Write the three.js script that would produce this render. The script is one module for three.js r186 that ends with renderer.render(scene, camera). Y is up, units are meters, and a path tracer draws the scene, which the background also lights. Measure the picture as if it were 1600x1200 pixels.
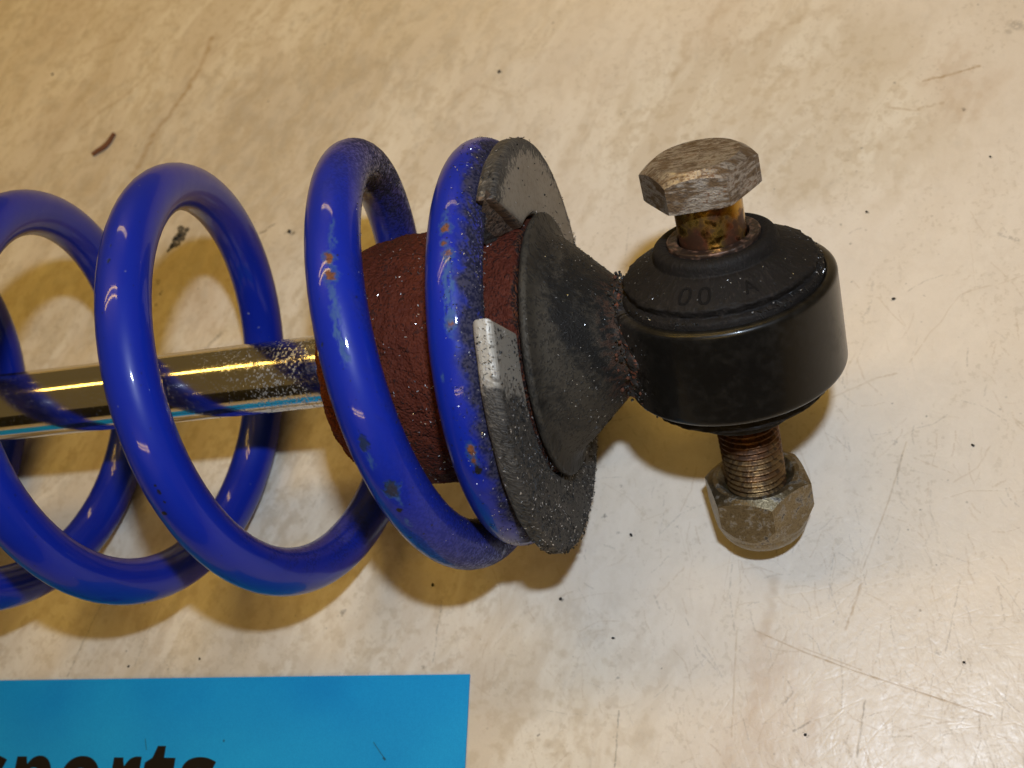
import * as THREE from 'three';
import { mergeGeometries, mergeVertices } from 'three/addons/utils/BufferGeometryUtils.js';
import { RectAreaLightUniformsLib } from 'three/addons/lights/RectAreaLightUniformsLib.js';
import { RoundedBoxGeometry } from 'three/addons/geometries/RoundedBoxGeometry.js';
import { TextGeometry } from 'three/addons/geometries/TextGeometry.js';
import { FontLoader } from 'three/addons/loaders/FontLoader.js';
import { Brush, Evaluator, INTERSECTION } from 'three-bvh-csg';

// ---------------------------------------------------------------- camera, lamps, exposure
// World: table top is y = 0, x runs along the shock absorber, origin under the mounting eye. Lengths below in mm.
const MM = 0.001;
const V = (x, y, z) => new THREE.Vector3(x, y, z);
const scene = new THREE.Scene();
const renderer = new THREE.WebGLRenderer({ antialias: true });
renderer.toneMapping = THREE.LinearToneMapping;
renderer.toneMappingExposure = 1;
renderer.shadowMap.enabled = true;
renderer.shadowMap.type = THREE.PCFSoftShadowMap;

const CAM = V(17.804, 229.991, 94.951), CX = V(0.95504, -0.29585, -0.01938), CY = V(0.10453, 0.39716, -0.91178), CZ = V(0.27744, 0.86876, 0.41023), FOCAL = 1748.1;
const camera = new THREE.PerspectiveCamera(37.8875, 4 / 3, 0.01, 6);
camera.position.copy(CAM).multiplyScalar(MM);
camera.quaternion.setFromRotationMatrix(new THREE.Matrix4().makeBasis(CX, CY, CZ));
camera.focus = 0.205;
camera.userData.fStop = 26;
scene.add(camera);

scene.background = new THREE.Color().setRGB(0.115, 0.075, 0.026);   // the dim warm room around the bench
RectAreaLightUniformsLib.init();
const FLASH_AT = V(45.1, 294.1, 58.2).multiplyScalar(MM);
const FLASH_SIZE = [0.013, 0.009], FLASH_POWER = 1850, FLASH_COLOR = [0.71, 0.835, 1.0];
const TUBE_POWER = 31, TUBE_COLOR = [1.0, 0.59, 0.085];
const LAMPS = [[V(-0.55, 1.25, -0.42), 0.12, 'unseen long twin tube lamp above the bench, lighting table and rod'], [V(-0.1, 1.35, 1.5), 0.05, 'unseen long twin tube lamp in front of the bench, lighting shadows under the eye'], [V(-0.3, 1.25, -1.7), -0.04, 'unseen long twin tube lamp behind the bench, lighting the top of the rod']];

// ---------------------------------------------------------------- helpers
function rng(seed) { let a = seed >>> 0; return () => { a = (a + 0x6D2B79F5) | 0; let t = Math.imul(a ^ (a >>> 15), 1 | a); t = (t + Math.imul(t ^ (t >>> 7), 61 | t)) ^ t; return ((t ^ (t >>> 14)) >>> 0) / 4294967296; }; }
const HASH = new Float32Array(65536); { const r = rng(7); for (let i = 0; i < 65536; i++) HASH[i] = r(); }
const lat = (x, y, s) => HASH[((x * 374761 + y * 668265 + s * 9737) ^ ((x * 31 + y * 1013) >> 3)) & 65535];
function noise(x, y, s = 0) {
  const xi = Math.floor(x), yi = Math.floor(y); let fx = x - xi, fy = y - yi; fx = fx * fx * (3 - 2 * fx); fy = fy * fy * (3 - 2 * fy);
  const a = lat(xi, yi, s), b = lat(xi + 1, yi, s), c = lat(xi, yi + 1, s), d = lat(xi + 1, yi + 1, s);
  return a + (b - a) * fx + (c - a) * fy + (a - b - c + d) * fx * fy;
}
function fbm(x, y, oct, s = 0) { let v = 0, a = 0.5, n = 0; for (let i = 0; i < oct; i++) { v += a * noise(x, y, s + i * 17); n += a; x = x * 2.03 + 11.3; y = y * 2.03 + 4.7; a *= 0.58; } return v / n; }
const sstep = (a, b, x) => { const t = Math.min(1, Math.max(0, (x - a) / (b - a))); return t * t * (3 - 2 * t); };
const mix = (a, b, t) => a + (b - a) * t;
const mix3 = (a, b, t) => [a[0] + (b[0] - a[0]) * t, a[1] + (b[1] - a[1]) * t, a[2] + (b[2] - a[2]) * t];
const enc = (c) => 255 * Math.min(1, c <= 0.0031308 ? 12.92 * Math.max(0, c) : 1.055 * Math.pow(c, 1 / 2.4) - 0.055);

// a picture of material properties: each pixel fn(u, v) -> { c: linear colour, r: roughness, m: metalness, h: height 0..1 }
function surface(w, h, fn, wrap = THREE.RepeatWrapping) {
  const C = new Uint8Array(w * h * 4), R = new Uint8Array(w * h * 4), B = new Uint8Array(w * h * 4);
  for (let j = 0; j < h; j++) for (let i = 0; i < w; i++) {
    const o = fn((i + 0.5) / w, (j + 0.5) / h, i, j), k = (j * w + i) * 4;
    C[k] = enc(o.c[0]); C[k + 1] = enc(o.c[1]); C[k + 2] = enc(o.c[2]); C[k + 3] = 255;
    R[k] = 255 * (o.coat ?? 1); R[k + 1] = 255 * Math.min(1, Math.max(0.02, o.r)); R[k + 2] = 255 * (o.m || 0); R[k + 3] = 255;
    const hh = 255 * Math.min(1, Math.max(0, o.h ?? 0.5)); B[k] = B[k + 1] = B[k + 2] = hh; B[k + 3] = 255;
  }
  const tex = (d, srgb) => { const t = new THREE.DataTexture(d, w, h, THREE.RGBAFormat); t.wrapS = t.wrapT = wrap; t.magFilter = THREE.LinearFilter; t.minFilter = THREE.LinearMipmapLinearFilter; t.generateMipmaps = true; if (srgb) t.colorSpace = THREE.SRGBColorSpace; t.needsUpdate = true; return t; };
  return { map: tex(C, true), rm: tex(R, false), bump: tex(B, false) };
}
function physical(s, opts = {}) {
  const m = new THREE.MeshPhysicalMaterial({ color: 0xffffff, roughness: 1, metalness: 0, ...opts });
  if (s) { m.map = s.map; m.roughnessMap = s.rm; if (m.metalness > 0) m.metalnessMap = s.rm; m.bumpMap = s.bump; if (m.clearcoat > 0) m.clearcoatMap = s.rm; }
  return m;
}
const lin = (r, g, b) => new THREE.Color().setRGB(r, g, b);

// where a pixel of the 1600 x 1200 photograph meets the plane with this point and normal
function pixelRay(px, py) { return V(0, 0, 0).addScaledVector(CX, (px - 800) / FOCAL).addScaledVector(CY, (600 - py) / FOCAL).sub(CZ).normalize(); }
function pixelOn(px, py, point = V(0, 0, 0), normal = V(0, 1, 0)) { const r = pixelRay(px, py); return CAM.clone().addScaledVector(r, point.clone().sub(CAM).dot(normal) / r.dot(normal)); }
function project(p) { const q = p.clone().sub(CAM), z = -q.dot(CZ); return [800 + FOCAL * q.dot(CX) / z, 600 - FOCAL * q.dot(CY) / z, z]; }

function shadows(o) { o.traverse((m) => { if (m.isMesh) { m.castShadow = true; m.receiveShadow = true; } }); return o; }
const bases = new Map();
function thing(name, label, category, base, group) {          // base in mm on the table
  const o = new THREE.Group(); o.name = name; o.position.copy(base).multiplyScalar(MM); o.userData = { label, category };
  if (group) o.userData.group = group;
  bases.set(o, base.clone()); scene.add(o); return o;
}
// geometry in mm in the axes of FRAME becomes a named part of PARENT
function part(name, geo, frame, material, parent, root = parent) {
  const g = geo.clone().applyMatrix4(frame); const b = bases.get(root); g.translate(-b.x, -b.y, -b.z); g.scale(MM, MM, MM);
  const m = new THREE.Mesh(g, material); m.name = name; m.castShadow = m.receiveShadow = true; parent.add(m); return m;
}
function setUV(g, fn) { const p = g.attributes.position, n = g.attributes.normal, uv = new Float32Array(p.count * 2); for (let i = 0; i < p.count; i++) { const [u, v] = fn(p.getX(i), p.getY(i), p.getZ(i), n); uv[2 * i] = u; uv[2 * i + 1] = v; } g.setAttribute('uv', new THREE.BufferAttribute(uv, 2)); return g; }
// surface of revolution about the local x axis from [s, r] points, with noise; uv = (s, angle)
function revolve(profile, seg, { bend = (s, a, r) => r, s0 = 0, s1 = 100, arc = null } = {}) {
  const P = [], U = [], I = [], n = profile.length; let run = arc ?? 0;
  for (let i = 0; i < n; i++) { if (i && arc !== null) run += Math.hypot(profile[i][0] - profile[i - 1][0], profile[i][1] - profile[i - 1][1]); for (let j = 0; j <= seg; j++) {
    const a = j / seg * Math.PI * 2, s = profile[i][0], r = bend(s, j === seg ? 0 : a, profile[i][1]);
    P.push(s, r * Math.cos(a), r * Math.sin(a)); U.push(((arc === null ? s : run) - s0) / (s1 - s0), j / seg);
  } }
  for (let i = 0; i < n - 1; i++) for (let j = 0; j < seg; j++) { const a = i * (seg + 1) + j, b = a + seg + 1; I.push(a, a + 1, b, b, a + 1, b + 1); }
  const g = new THREE.BufferGeometry(); g.setAttribute('position', new THREE.Float32BufferAttribute(P, 3)); g.setAttribute('uv', new THREE.Float32BufferAttribute(U, 2)); g.setIndex(I); g.computeVertexNormals();
  const N = g.attributes.normal;                               // one normal along the seam
  for (let i = 0; i < n; i++) { const a = i * (seg + 1), b = a + seg; const x = N.getX(a) + N.getX(b), y = N.getY(a) + N.getY(b), z = N.getZ(a) + N.getZ(b), l = Math.hypot(x, y, z) || 1; N.setXYZ(a, x / l, y / l, z / l); N.setXYZ(b, x / l, y / l, z / l); }
  return g;
}
// round the corners of a profile: [s, r, radius?]
function rounded(pts, steps = 5) {
  const out = [];
  pts.forEach((p, i) => {
    if (!p[2] || i === 0 || i === pts.length - 1) { out.push([p[0], p[1]]); return; }
    const a = pts[i - 1], b = pts[i + 1], la = Math.hypot(a[0] - p[0], a[1] - p[1]), lb = Math.hypot(b[0] - p[0], b[1] - p[1]), k = Math.min(p[2], la * 0.49, lb * 0.49);
    const A = [p[0] + (a[0] - p[0]) * k / la, p[1] + (a[1] - p[1]) * k / la], B = [p[0] + (b[0] - p[0]) * k / lb, p[1] + (b[1] - p[1]) * k / lb];
    for (let j = 0; j <= steps; j++) { const t = j / steps, u = 1 - t; out.push([u * u * A[0] + 2 * u * t * p[0] + t * t * B[0], u * u * A[1] + 2 * u * t * p[1] + t * t * B[1]]); }
  });
  return out;
}
function dense(profile, step) { const out = []; for (let i = 0; i < profile.length - 1; i++) { const [a, b] = [profile[i], profile[i + 1]], n = Math.max(1, Math.ceil(Math.hypot(b[0] - a[0], b[1] - a[1]) / step)); for (let k = 0; k < n; k++) out.push([mix(a[0], b[0], k / n), mix(a[1], b[1], k / n)]); } out.push(profile.at(-1)); return out; }

// ---------------------------------------------------------------- lamps (outside the frame)
{ // the flash beside the camera
  const f = new THREE.Group(); f.name = 'flash_lamp'; f.userData = { label: 'small rectangular flash lamp above the camera', category: 'lamp' };
  f.position.copy(FLASH_AT); f.quaternion.copy(camera.quaternion); scene.add(f);
  const add = (name, g, m, z) => { const o = new THREE.Mesh(g, m); o.name = name; o.position.z = z; f.add(o); return o; };
  add('housing', new RoundedBoxGeometry(0.024, 0.017, 0.012, 3, 0.002), new THREE.MeshStandardMaterial({ color: lin(0.012, 0.012, 0.012), roughness: 0.6 }), 0.0082);
  add('lamp_window', new THREE.PlaneGeometry(...FLASH_SIZE).rotateY(Math.PI), new THREE.MeshStandardMaterial({ color: 0xffffff, emissive: lin(...FLASH_COLOR), emissiveIntensity: 2 }), 0.0012);
  const l = new THREE.RectAreaLight(lin(...FLASH_COLOR), FLASH_POWER, ...FLASH_SIZE); l.name = 'flash_light'; f.add(l);
  shadows(f);
}
LAMPS.forEach(([at, turn, label], i) => {  // tube lamps out of view, placed to light the shadows and streak the rod
  const c = new THREE.Group(); c.name = i ? 'unseen_ceiling_lamp_00' + i : 'unseen_ceiling_lamp'; c.userData = { label, category: 'lamp', group: 'unseen tube lamps around the bench' };
  c.position.copy(at); c.rotation.y = turn; scene.add(c);
  const body = new THREE.Mesh(new RoundedBoxGeometry(1.3, 0.05, 0.2, 3, 0.01), new THREE.MeshStandardMaterial({ color: lin(0.6, 0.6, 0.58), roughness: 0.5 })); body.name = 'fixture'; body.position.y = 0.055; c.add(body);
  const tubeMat = new THREE.MeshStandardMaterial({ color: 0xffffff, emissive: lin(1, 0.8, 0.4), emissiveIntensity: i ? 6 : 1.5 });
  for (const z of [-0.05, 0.05]) {
    const t = new THREE.Mesh(new THREE.CylinderGeometry(0.013, 0.013, 1.2, 16).rotateZ(Math.PI / 2), tubeMat); t.name = 'lamp_tube'; t.position.set(0, 0.012, z); c.add(t);
    const l = new THREE.RectAreaLight(lin(...TUBE_COLOR), TUBE_POWER, 1.2, 0.026); l.name = 'tube_light'; l.position.set(0, -0.004, z); l.rotation.x = -Math.PI / 2; c.add(l);
  }
  shadows(c);
});

{ // added dark stand-in for the camera operator, mirrored as a black band in the chrome rod
  const c = new THREE.Group(); c.name = 'added_dark_cabinet'; c.userData = { label: 'added dark cabinet out of view, stand-in for the camera operator, darkening the rod reflection', category: 'cabinet' }; c.position.set(-0.1, -0.85, 0.98); scene.add(c);
  const paint = new THREE.MeshStandardMaterial({ color: lin(0.012, 0.012, 0.013), roughness: 0.6 }), steel = new THREE.MeshStandardMaterial({ color: lin(0.3, 0.3, 0.3), roughness: 0.4, metalness: 1 });
  const add = (name, g, m, x, y, z) => { const o = new THREE.Mesh(g, m); o.name = name; o.position.set(x, y, z); c.add(o); };
  add('carcass', new RoundedBoxGeometry(1.7, 1.36, 0.4, 2, 0.01), paint, 0, 0.68, 0);
  for (const k of [-1, 1]) { add('door', new RoundedBoxGeometry(0.82, 1.26, 0.02, 2, 0.005), paint, k * 0.418, 0.69, -0.211); add('handle', new RoundedBoxGeometry(0.015, 0.14, 0.02, 2, 0.005), steel, k * 0.05, 0.75, -0.232); }
  shadows(c);
}

// ---------------------------------------------------------------- table top
const TEX = 2048, T0 = V(-262, 0, -196), TS = 350;              // the textured square in mm
const tableXY = (px, py) => { const p = pixelOn(px, py); return [p.x, p.z]; };
{
  const dark = new Float32Array(TEX * TEX), brown = new Float32Array(TEX * TEX), groove = new Float32Array(TEX * TEX), k = TEX / TS;
  const stamp = (buf, x, z, r, amt, soft = 0.6) => {
    const cx = (x - T0.x) * k, cy = (z - T0.z) * k, R = r * k, n = Math.ceil(R + 1);
    for (let j = -n; j <= n; j++) for (let i = -n; i <= n; i++) { const X = Math.round(cx) + i, Y = Math.round(cy) + j; if (X < 0 || Y < 0 || X >= TEX || Y >= TEX) continue; const d = Math.hypot(X - cx, Y - cy) / Math.max(R, 0.7), a = amt * (1 - sstep(1 - soft, 1, d)); if (a > buf[Y * TEX + X]) buf[Y * TEX + X] = a; }
  };
  const rand = rng(31);
  const stroke = (buf, pts, r, amt, wob = 0.25, gap = 0.2) => {
    const seed = rand() * 900;
    for (let i = 0; i < pts.length - 1; i++) {
      const [a, b] = [pts[i], pts[i + 1]], L = Math.hypot(b[0] - a[0], b[1] - a[1]), n = Math.ceil(L / 0.12);
      for (let q = 0; q <= n; q++) { const t = q / n, s = (i + t) * 3 + seed; const w = noise(s * 5, seed, 3); if (w < gap) continue; const o = (noise(s * 1.7, seed, 5) - 0.5) * 2 * wob; stamp(buf, mix(a[0], b[0], t) + o, mix(a[1], b[1], t) + o * 0.6, r * (0.6 + 0.8 * w), amt * (0.4 + 0.7 * noise(s * 3, seed, 9)), 0.8); }
    }
  };
  const pix = (...a) => { const o = []; for (let i = 0; i < a.length; i += 2) o.push(tableXY(a[i], a[i + 1])); return o; };
  // veins of the laminate
  stroke(brown, pix(330, 60, 318, 95, 300, 125, 275, 165, 245, 200, 228, 235, 205, 275), 1.3, 0.55, 0.5, 0.05);
  stroke(brown, pix(318, 95, 360, 60, 420, 20), 0.6, 0.3, 0.5, 0.2);
  stroke(brown, pix(230, 115, 195, 150, 160, 172, 130, 200), 0.9, 0.35, 0.7, 0.15);
  stroke(brown, pix(215, 20, 190, 60, 120, 90), 1.1, 0.25, 0.8, 0.2);
  stroke(brown, pix(1530, 103, 1480, 118, 1440, 126), 0.5, 0.6, 0.3, 0.2);
  stroke(brown, pix(1470, 160, 1430, 172, 1390, 168), 0.5, 0.4, 0.4, 0.3);
  stroke(brown, pix(1300, 10, 1250, 30, 1190, 55, 1130, 82), 1.2, 0.2, 0.8, 0.2);
  stroke(brown, pix(1060, 100, 1040, 150, 1010, 195), 1.0, 0.22, 0.8, 0.2);
  stroke(brown, pix(800, 150, 740, 130, 690, 175), 1.0, 0.2, 0.8, 0.2);
  stroke(brown, pix(1205, 905, 1203, 960, 1190, 990), 1.4, 0.3, 0.6, 0.1);
  stroke(brown, pix(1345, 910, 1332, 950, 1320, 982), 0.35, 0.5, 0.1, 0.1);
  stroke(brown, pix(1180, 985, 1255, 1018, 1330, 1046, 1470, 1092, 1548, 1118), 0.22, 0.75, 0.05, 0.05);
  stroke(brown, pix(1255, 1012, 1345, 1046), 0.2, 0.5, 0.05, 0.1);
  stroke(brown, pix(1150, 985, 1146, 1060, 1142, 1150), 0.3, 0.4, 0.15, 0.15);
  stroke(dark, pix(966, 1110, 963, 1150, 960, 1198), 0.3, 0.5, 0.15, 0.1);
  stroke(dark, pix(1351, 1092, 1346, 1130, 1338, 1182), 0.3, 0.45, 0.15, 0.1);
  stroke(dark, pix(1500, 905, 1488, 960, 1476, 1018), 0.22, 0.35, 0.15, 0.15);
  stroke(brown, pix(1415, 690, 1395, 760, 1370, 830, 1345, 895), 0.25, 0.4, 0.1, 0.1);
  stroke(brown, pix(1300, 620, 1370, 590, 1400, 583), 0.3, 0.35, 0.1, 0.1);
  stroke(brown, pix(1600, 430, 1500, 460, 1420, 565), 0.25, 0.25, 0.3, 0.2);
  stroke(dark, pix(160, 940, 130, 1000, 105, 1055), 0.35, 0.4, 0.2, 0.1);
  stroke(dark, pix(255, 935, 225, 1000, 210, 1040), 0.25, 0.3, 0.2, 0.15);
  stroke(dark, pix(690, 940, 682, 990, 676, 1035), 0.3, 0.35, 0.15, 0.2);
  stroke(dark, pix(1030, 950, 1022, 930), 0.3, 0.3, 0.1, 0.1);
  stroke(dark, pix(1238, 1080, 1222, 1100), 0.4, 0.4, 0.2, 0.2); stroke(dark, pix(1265, 1127, 1240, 1142), 0.3, 0.5, 0.2, 0.2);
  stroke(dark, pix(1365, 440, 1358, 480, 1345, 500), 0.5, 0.3, 0.3, 0.3); stroke(dark, pix(1560, 365, 1590, 375), 0.6, 0.4, 0.3, 0.3);
  stroke(dark, pix(430, 350, 405, 365), 0.5, 0.6, 0.4, 0.2); stroke(dark, pix(345, 520, 322, 545), 0.8, 0.5, 0.5, 0.2);
  for (let i = 0; i < 520; i++) {                               // fine scratches, denser towards the near right of the bench
    const px = 700 + 900 * Math.sqrt(rand()), py = 250 + 950 * Math.sqrt(rand()), [x, z] = tableXY(px, py), a = rand() < 0.55 ? 1.45 + (rand() - 0.5) * 0.9 : rand() * 3.14, L = 2 + 14 * rand() * rand(), c = (rand() - 0.5) * L * 0.25;
    const dx = Math.cos(a), dz = Math.sin(a); stroke(rand() < 0.6 ? brown : dark, [[x, z], [x + dx * L / 2 - dz * c, z + dz * L / 2 + dx * c], [x + dx * L, z + dz * L]], 0.14 + 0.14 * rand(), 0.1 + 0.22 * rand(), 0.12, 0.25);
  }
  for (let i = 0; i < 420; i++) { const px = 850 + 750 * Math.sqrt(rand()), py = 560 + 640 * Math.sqrt(rand()), [x, z] = tableXY(px, py), a = rand() * 3.14, L = 2 + 12 * rand(); stroke(groove, [[x, z], [x + Math.cos(a) * L, z + Math.sin(a) * L]], 0.2, 0.3 + 0.6 * rand(), 0.1, 0.1); }
  // dark specks: [pixel x, y, radius mm, strength]
  for (const [px, py, r, s] of [[82, 116, 0.8, 1], [419, 158, 0.5, 0.8], [552, 193, 0.5, 0.5], [780, 112, 1.1, 0.7], [864, 35, 0.6, 0.7], [1547, 245, 0.5, 0.9], [1345, 231, 0.4, 0.8], [1397, 129, 0.6, 0.6], [1505, 171, 0.8, 0.7], [1590, 40, 3, 0.35], [1354, 331, 0.6, 1], [1313, 351, 0.4, 0.8], [1328, 381, 0.5, 0.7], [1396, 467, 0.6, 1], [1442, 461, 0.4, 0.9], [1520, 696, 0.5, 0.9], [1437, 796, 0.35, 0.8], [876, 936, 0.7, 1], [958, 997, 0.45, 0.9], [965, 1059, 0.7, 0.6], [1258, 1148, 0.6, 1], [1506, 1035, 0.5, 1], [1465, 1020, 0.9, 0.4], [841, 1148, 0.5, 0.8], [201, 1041, 0.5, 0.9], [312, 1029, 0.5, 0.9], [535, 957, 1.3, 0.6], [660, 1042, 0.9, 0.45], [676, 914, 0.6, 1], [226, 942, 0.6, 0.9], [986, 836, 0.8, 0.7], [966, 832, 0.6, 0.5], [971, 759, 0.6, 0.5], [1057, 822, 0.45, 0.6], [945, 806, 0.9, 0.7], [1030, 905, 0.4, 0.6], [450, 362, 1.3, 0.75], [458, 364, 1.0, 0.7], [247, 440, 1.6, 0.7], [250, 458, 1.1, 0.8], [243, 476, 0.8, 0.7], [420, 920, 0.8, 0.5], [1505, 520, 0.3, 0.7], [1393, 630, 0.35, 0.6], [1447, 650, 0.4, 0.6], [1330, 440, 0.4, 0.6], [1400, 690, 0.9, 0.35]])
    for (let q = 0; q < 9; q++) { const [x, z] = tableXY(px, py), w = rand(); stamp(dark, x + (rand() - 0.5) * r * 2.2 * w, z + (rand() - 0.5) * r * 1.8 * w, r * (0.25 + 0.45 * rand() * (1.2 - w)), s * (1 - 0.5 * w), 0.8); }
  for (let i = 0; i < 260; i++) { const [x, z] = tableXY(rand() * 1600, rand() * 1200); stamp(dark, x, z, 0.16 + 0.24 * rand(), 0.15 + 0.55 * rand() * rand(), 0.7); }
  // the black smear of dirt seen through the second coil
  for (let q = 0; q < 70; q++) { const t = q / 69, [x, z] = tableXY(mix(262, 287, t) + (rand() - 0.5) * 15 * t, mix(392, 364, t) + (rand() - 0.5) * 22 * t); stamp(dark, x, z, 0.5 + 0.9 * t * rand(), 1, 0.35); }
  // streak direction of the printed marble
  const [p0, p1] = [tableXY(320, 95), tableXY(205, 275)], ang = Math.atan2(p1[1] - p0[1], p1[0] - p0[0]), ca = Math.cos(ang), sa = Math.sin(ang);
  const base = [0.63, 0.555, 0.45], cream = [0.77, 0.72, 0.63], tan = [0.50, 0.405, 0.27], grey = [0.40, 0.36, 0.30];
  const stain = [[1195, 1040, 9, 0.35], [130, 20, 26, 0.1], [330, 470, 12, 0.25], [1130, 30, 14, 0.2], [1180, 1170, 14, 0.3], [700, 1030, 16, 0.15], [1480, 130, 12, 0.25], [60, 190, 18, 0.1]].map(([x, y, r, a]) => [...tableXY(x, y), r, a]);
  const s = surface(TEX, TEX, (u, v, i, j) => {
    const x = T0.x + u * TS, z = T0.z + v * TS, a = x * ca + z * sa, b = -x * sa + z * ca, id = j * TEX + i;
    const w = fbm(x * 0.02, z * 0.02, 3, 5) * 40, wb = b + w * 0.4 + fbm(x * 0.09, z * 0.09, 2, 31) * 4;
    const m1 = fbm(a * 0.022 + w * 0.05, wb * 0.085, 4, 40), m2 = fbm(a * 0.07, wb * 0.26, 4, 80), m3 = fbm(x * 0.5, z * 0.5, 3, 120), big = fbm(x * 0.012, z * 0.012, 2, 160);
    let c = mix3(base, cream, sstep(0.38, 0.66, m1 * 0.6 + m2 * 0.4));
    c = mix3(c, tan, 0.55 * sstep(0.44, 0.70, m2 * 0.65 + big * 0.35) + 0.12 * sstep(0.5, 0.7, m1));
    const vein = 1 - Math.min(1, Math.abs(m1 - 0.47) / 0.014); if (vein > 0) c = mix3(c, tan, 0.2 * vein * sstep(0.4, 0.6, m2));
    const m4 = fbm(a * 0.22, wb * 0.36, 5, 140); c = mix3(c, grey, 0.36 * sstep(0.46, 0.74, m4 * 0.65 + big * 0.35)); c = mix3(c, [0.50, 0.41, 0.29], 0.45 * sstep(0.46, 0.70, m3 * 0.7 + m4 * 0.3));
    const pale = sstep(-110, 0, x) ; c = mix3(c, [0.75, 0.685, 0.61], 0.7 * pale * sstep(0.35, 0.6, big + m2 * 0.2));  // paler and greyer towards the right
    for (const [sx, sz, r, am] of stain) { const d = Math.hypot(x - sx, z - sz) / r; if (d < 1.3) c = mix3(c, [0.5, 0.36, 0.25], am * sstep(1.2, 0.2, d + (m2 - 0.5) * 1.5) * (0.4 + m3)); }
    const rag = fbm(x * 2.2, z * 2.2, 3, 260), dk = dark[id] * sstep(0.30, 0.52, rag + dark[id] * 0.12); c = mix3(c, [0.34, 0.22, 0.10], brown[id]); c = mix3(c, [0.03, 0.025, 0.02], dk * 0.92);
    const sp = fbm(x * 1.1, z * 1.1, 3, 230); c = mix3(c, [0.38, 0.31, 0.22], 0.22 * sstep(0.60, 0.74, sp) * sstep(0.4, 0.6, m2)); const gr = (HASH[(i * 7919 + j * 104729) & 65535] - 0.5) * 0.025; c = [c[0] + gr, c[1] + gr, c[2] + gr];
    return { c, r: 0.36 + 0.18 * (m3 - 0.5) + 0.3 * dark[id] + 0.12 * brown[id], h: 0.5 + 0.5 * (fbm(x * 0.9, z * 0.9, 3, 200) - 0.5) - 0.2 * groove[id] - 0.2 * brown[id] + 0.2 * dark[id] };
  }, THREE.MirroredRepeatWrapping);
  const g = new THREE.BoxGeometry(1100, 30, 800); g.translate(-90, -15, -50);
  setUV(g, (x, y, z) => [(x - T0.x) / TS, (z - T0.z + y * 0.0) / TS]); g.scale(MM, MM, MM);
  const t = new THREE.Mesh(g, physical(s, { bumpScale: 0.00013, specularIntensity: 0.6 })); t.name = 'table_top'; t.userData = { kind: 'structure', label: 'cream marbled laminate bench top with scratches and specks' }; t.receiveShadow = t.castShadow = true; scene.add(t);
}

// ---------------------------------------------------------------- shock absorber
// local axes: x along the damper, y along the bolt through the eye; s = mm along x from the axis point below
const D = V(0.99996, -0.0087, 0), YL = V(0.00716, 0.82226, -0.56907).normalize(), ZL = new THREE.Vector3().crossVectors(D, YL).normalize(); YL.crossVectors(ZL, D).normalize();
const AX = V(-104.913, 45.077, 0), EYE_S = 104.916;
const FRAME = new THREE.Matrix4().makeBasis(D, YL, ZL).setPosition(AX);
const SHOCK_BASE = V(-40, 0, 0);
const shock = thing('shock_absorber', 'shock absorber with blue coil spring, chrome rod and black mounting eye lying on bench', 'shock absorber', SHOCK_BASE);
const toWorld = (p) => p.clone().applyMatrix4(FRAME);

// --- coil spring: the helix was solved from the photograph
const KN = [-1.5, -1, -0.5, 0, 0.5, 1, 1.5, 2, 2.5], KS = [-58.287, -39.152, -20.921, -2.178, 15.582, 36.703, 53.910, 63.038, 63.119];
const KM = (() => { const n = KN.length, h = 0.5, A = [], c = new Array(n).fill(0), d = new Array(n).fill(0), M = new Array(n).fill(0); for (let i = 1; i < n - 1; i++) { const w = 4 * h - h * c[i - 1]; c[i] = h / w; d[i] = (6 * ((KS[i + 1] - 2 * KS[i] + KS[i - 1]) / h) - h * d[i - 1]) / w; } for (let i = n - 2; i > 0; i--) M[i] = d[i] - c[i] * M[i + 1]; return M; })();
function helixS(t) { if (t < KN[0]) return KS[0] + (t - KN[0]) * 38.26; if (t > 2.5) return KS[8]; const j = Math.min(7, Math.floor((t - KN[0]) / 0.5)), a = (KN[j + 1] - t) / 0.5, b = 1 - a; return a * KS[j] + b * KS[j + 1] + ((a ** 3 - a) * KM[j] + (b ** 3 - b) * KM[j + 1]) * 0.25 / 6; }
const WIRE = 4.81, TILT = 30.098 * Math.PI / 180;
const helixR = (t) => 40.41 - 3.92 * Math.max(0, Math.min(t, 2.5) - 0.7);
function helix(t) { const a = t * Math.PI * 2 - TILT, r = helixR(t); return V(helixS(t), 0.578 + r * Math.cos(a), -0.139 + r * Math.sin(a)); }
function wireFrame(t) { const p = helix(t), T = helix(t + 0.002).sub(helix(t - 0.002)).normalize(), a = t * Math.PI * 2 - TILT, N = V(0, Math.cos(a), Math.sin(a)); N.addScaledVector(T, -N.dot(T)).normalize(); return { p, T, N, B: new THREE.Vector3().crossVectors(T, N) }; }
const wirePoint = (t, phi) => { const f = wireFrame(t), n = f.N.clone().multiplyScalar(Math.cos(phi)).addScaledVector(f.B, Math.sin(phi)); return { n, p: f.p.clone().addScaledVector(n, WIRE) }; };
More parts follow.
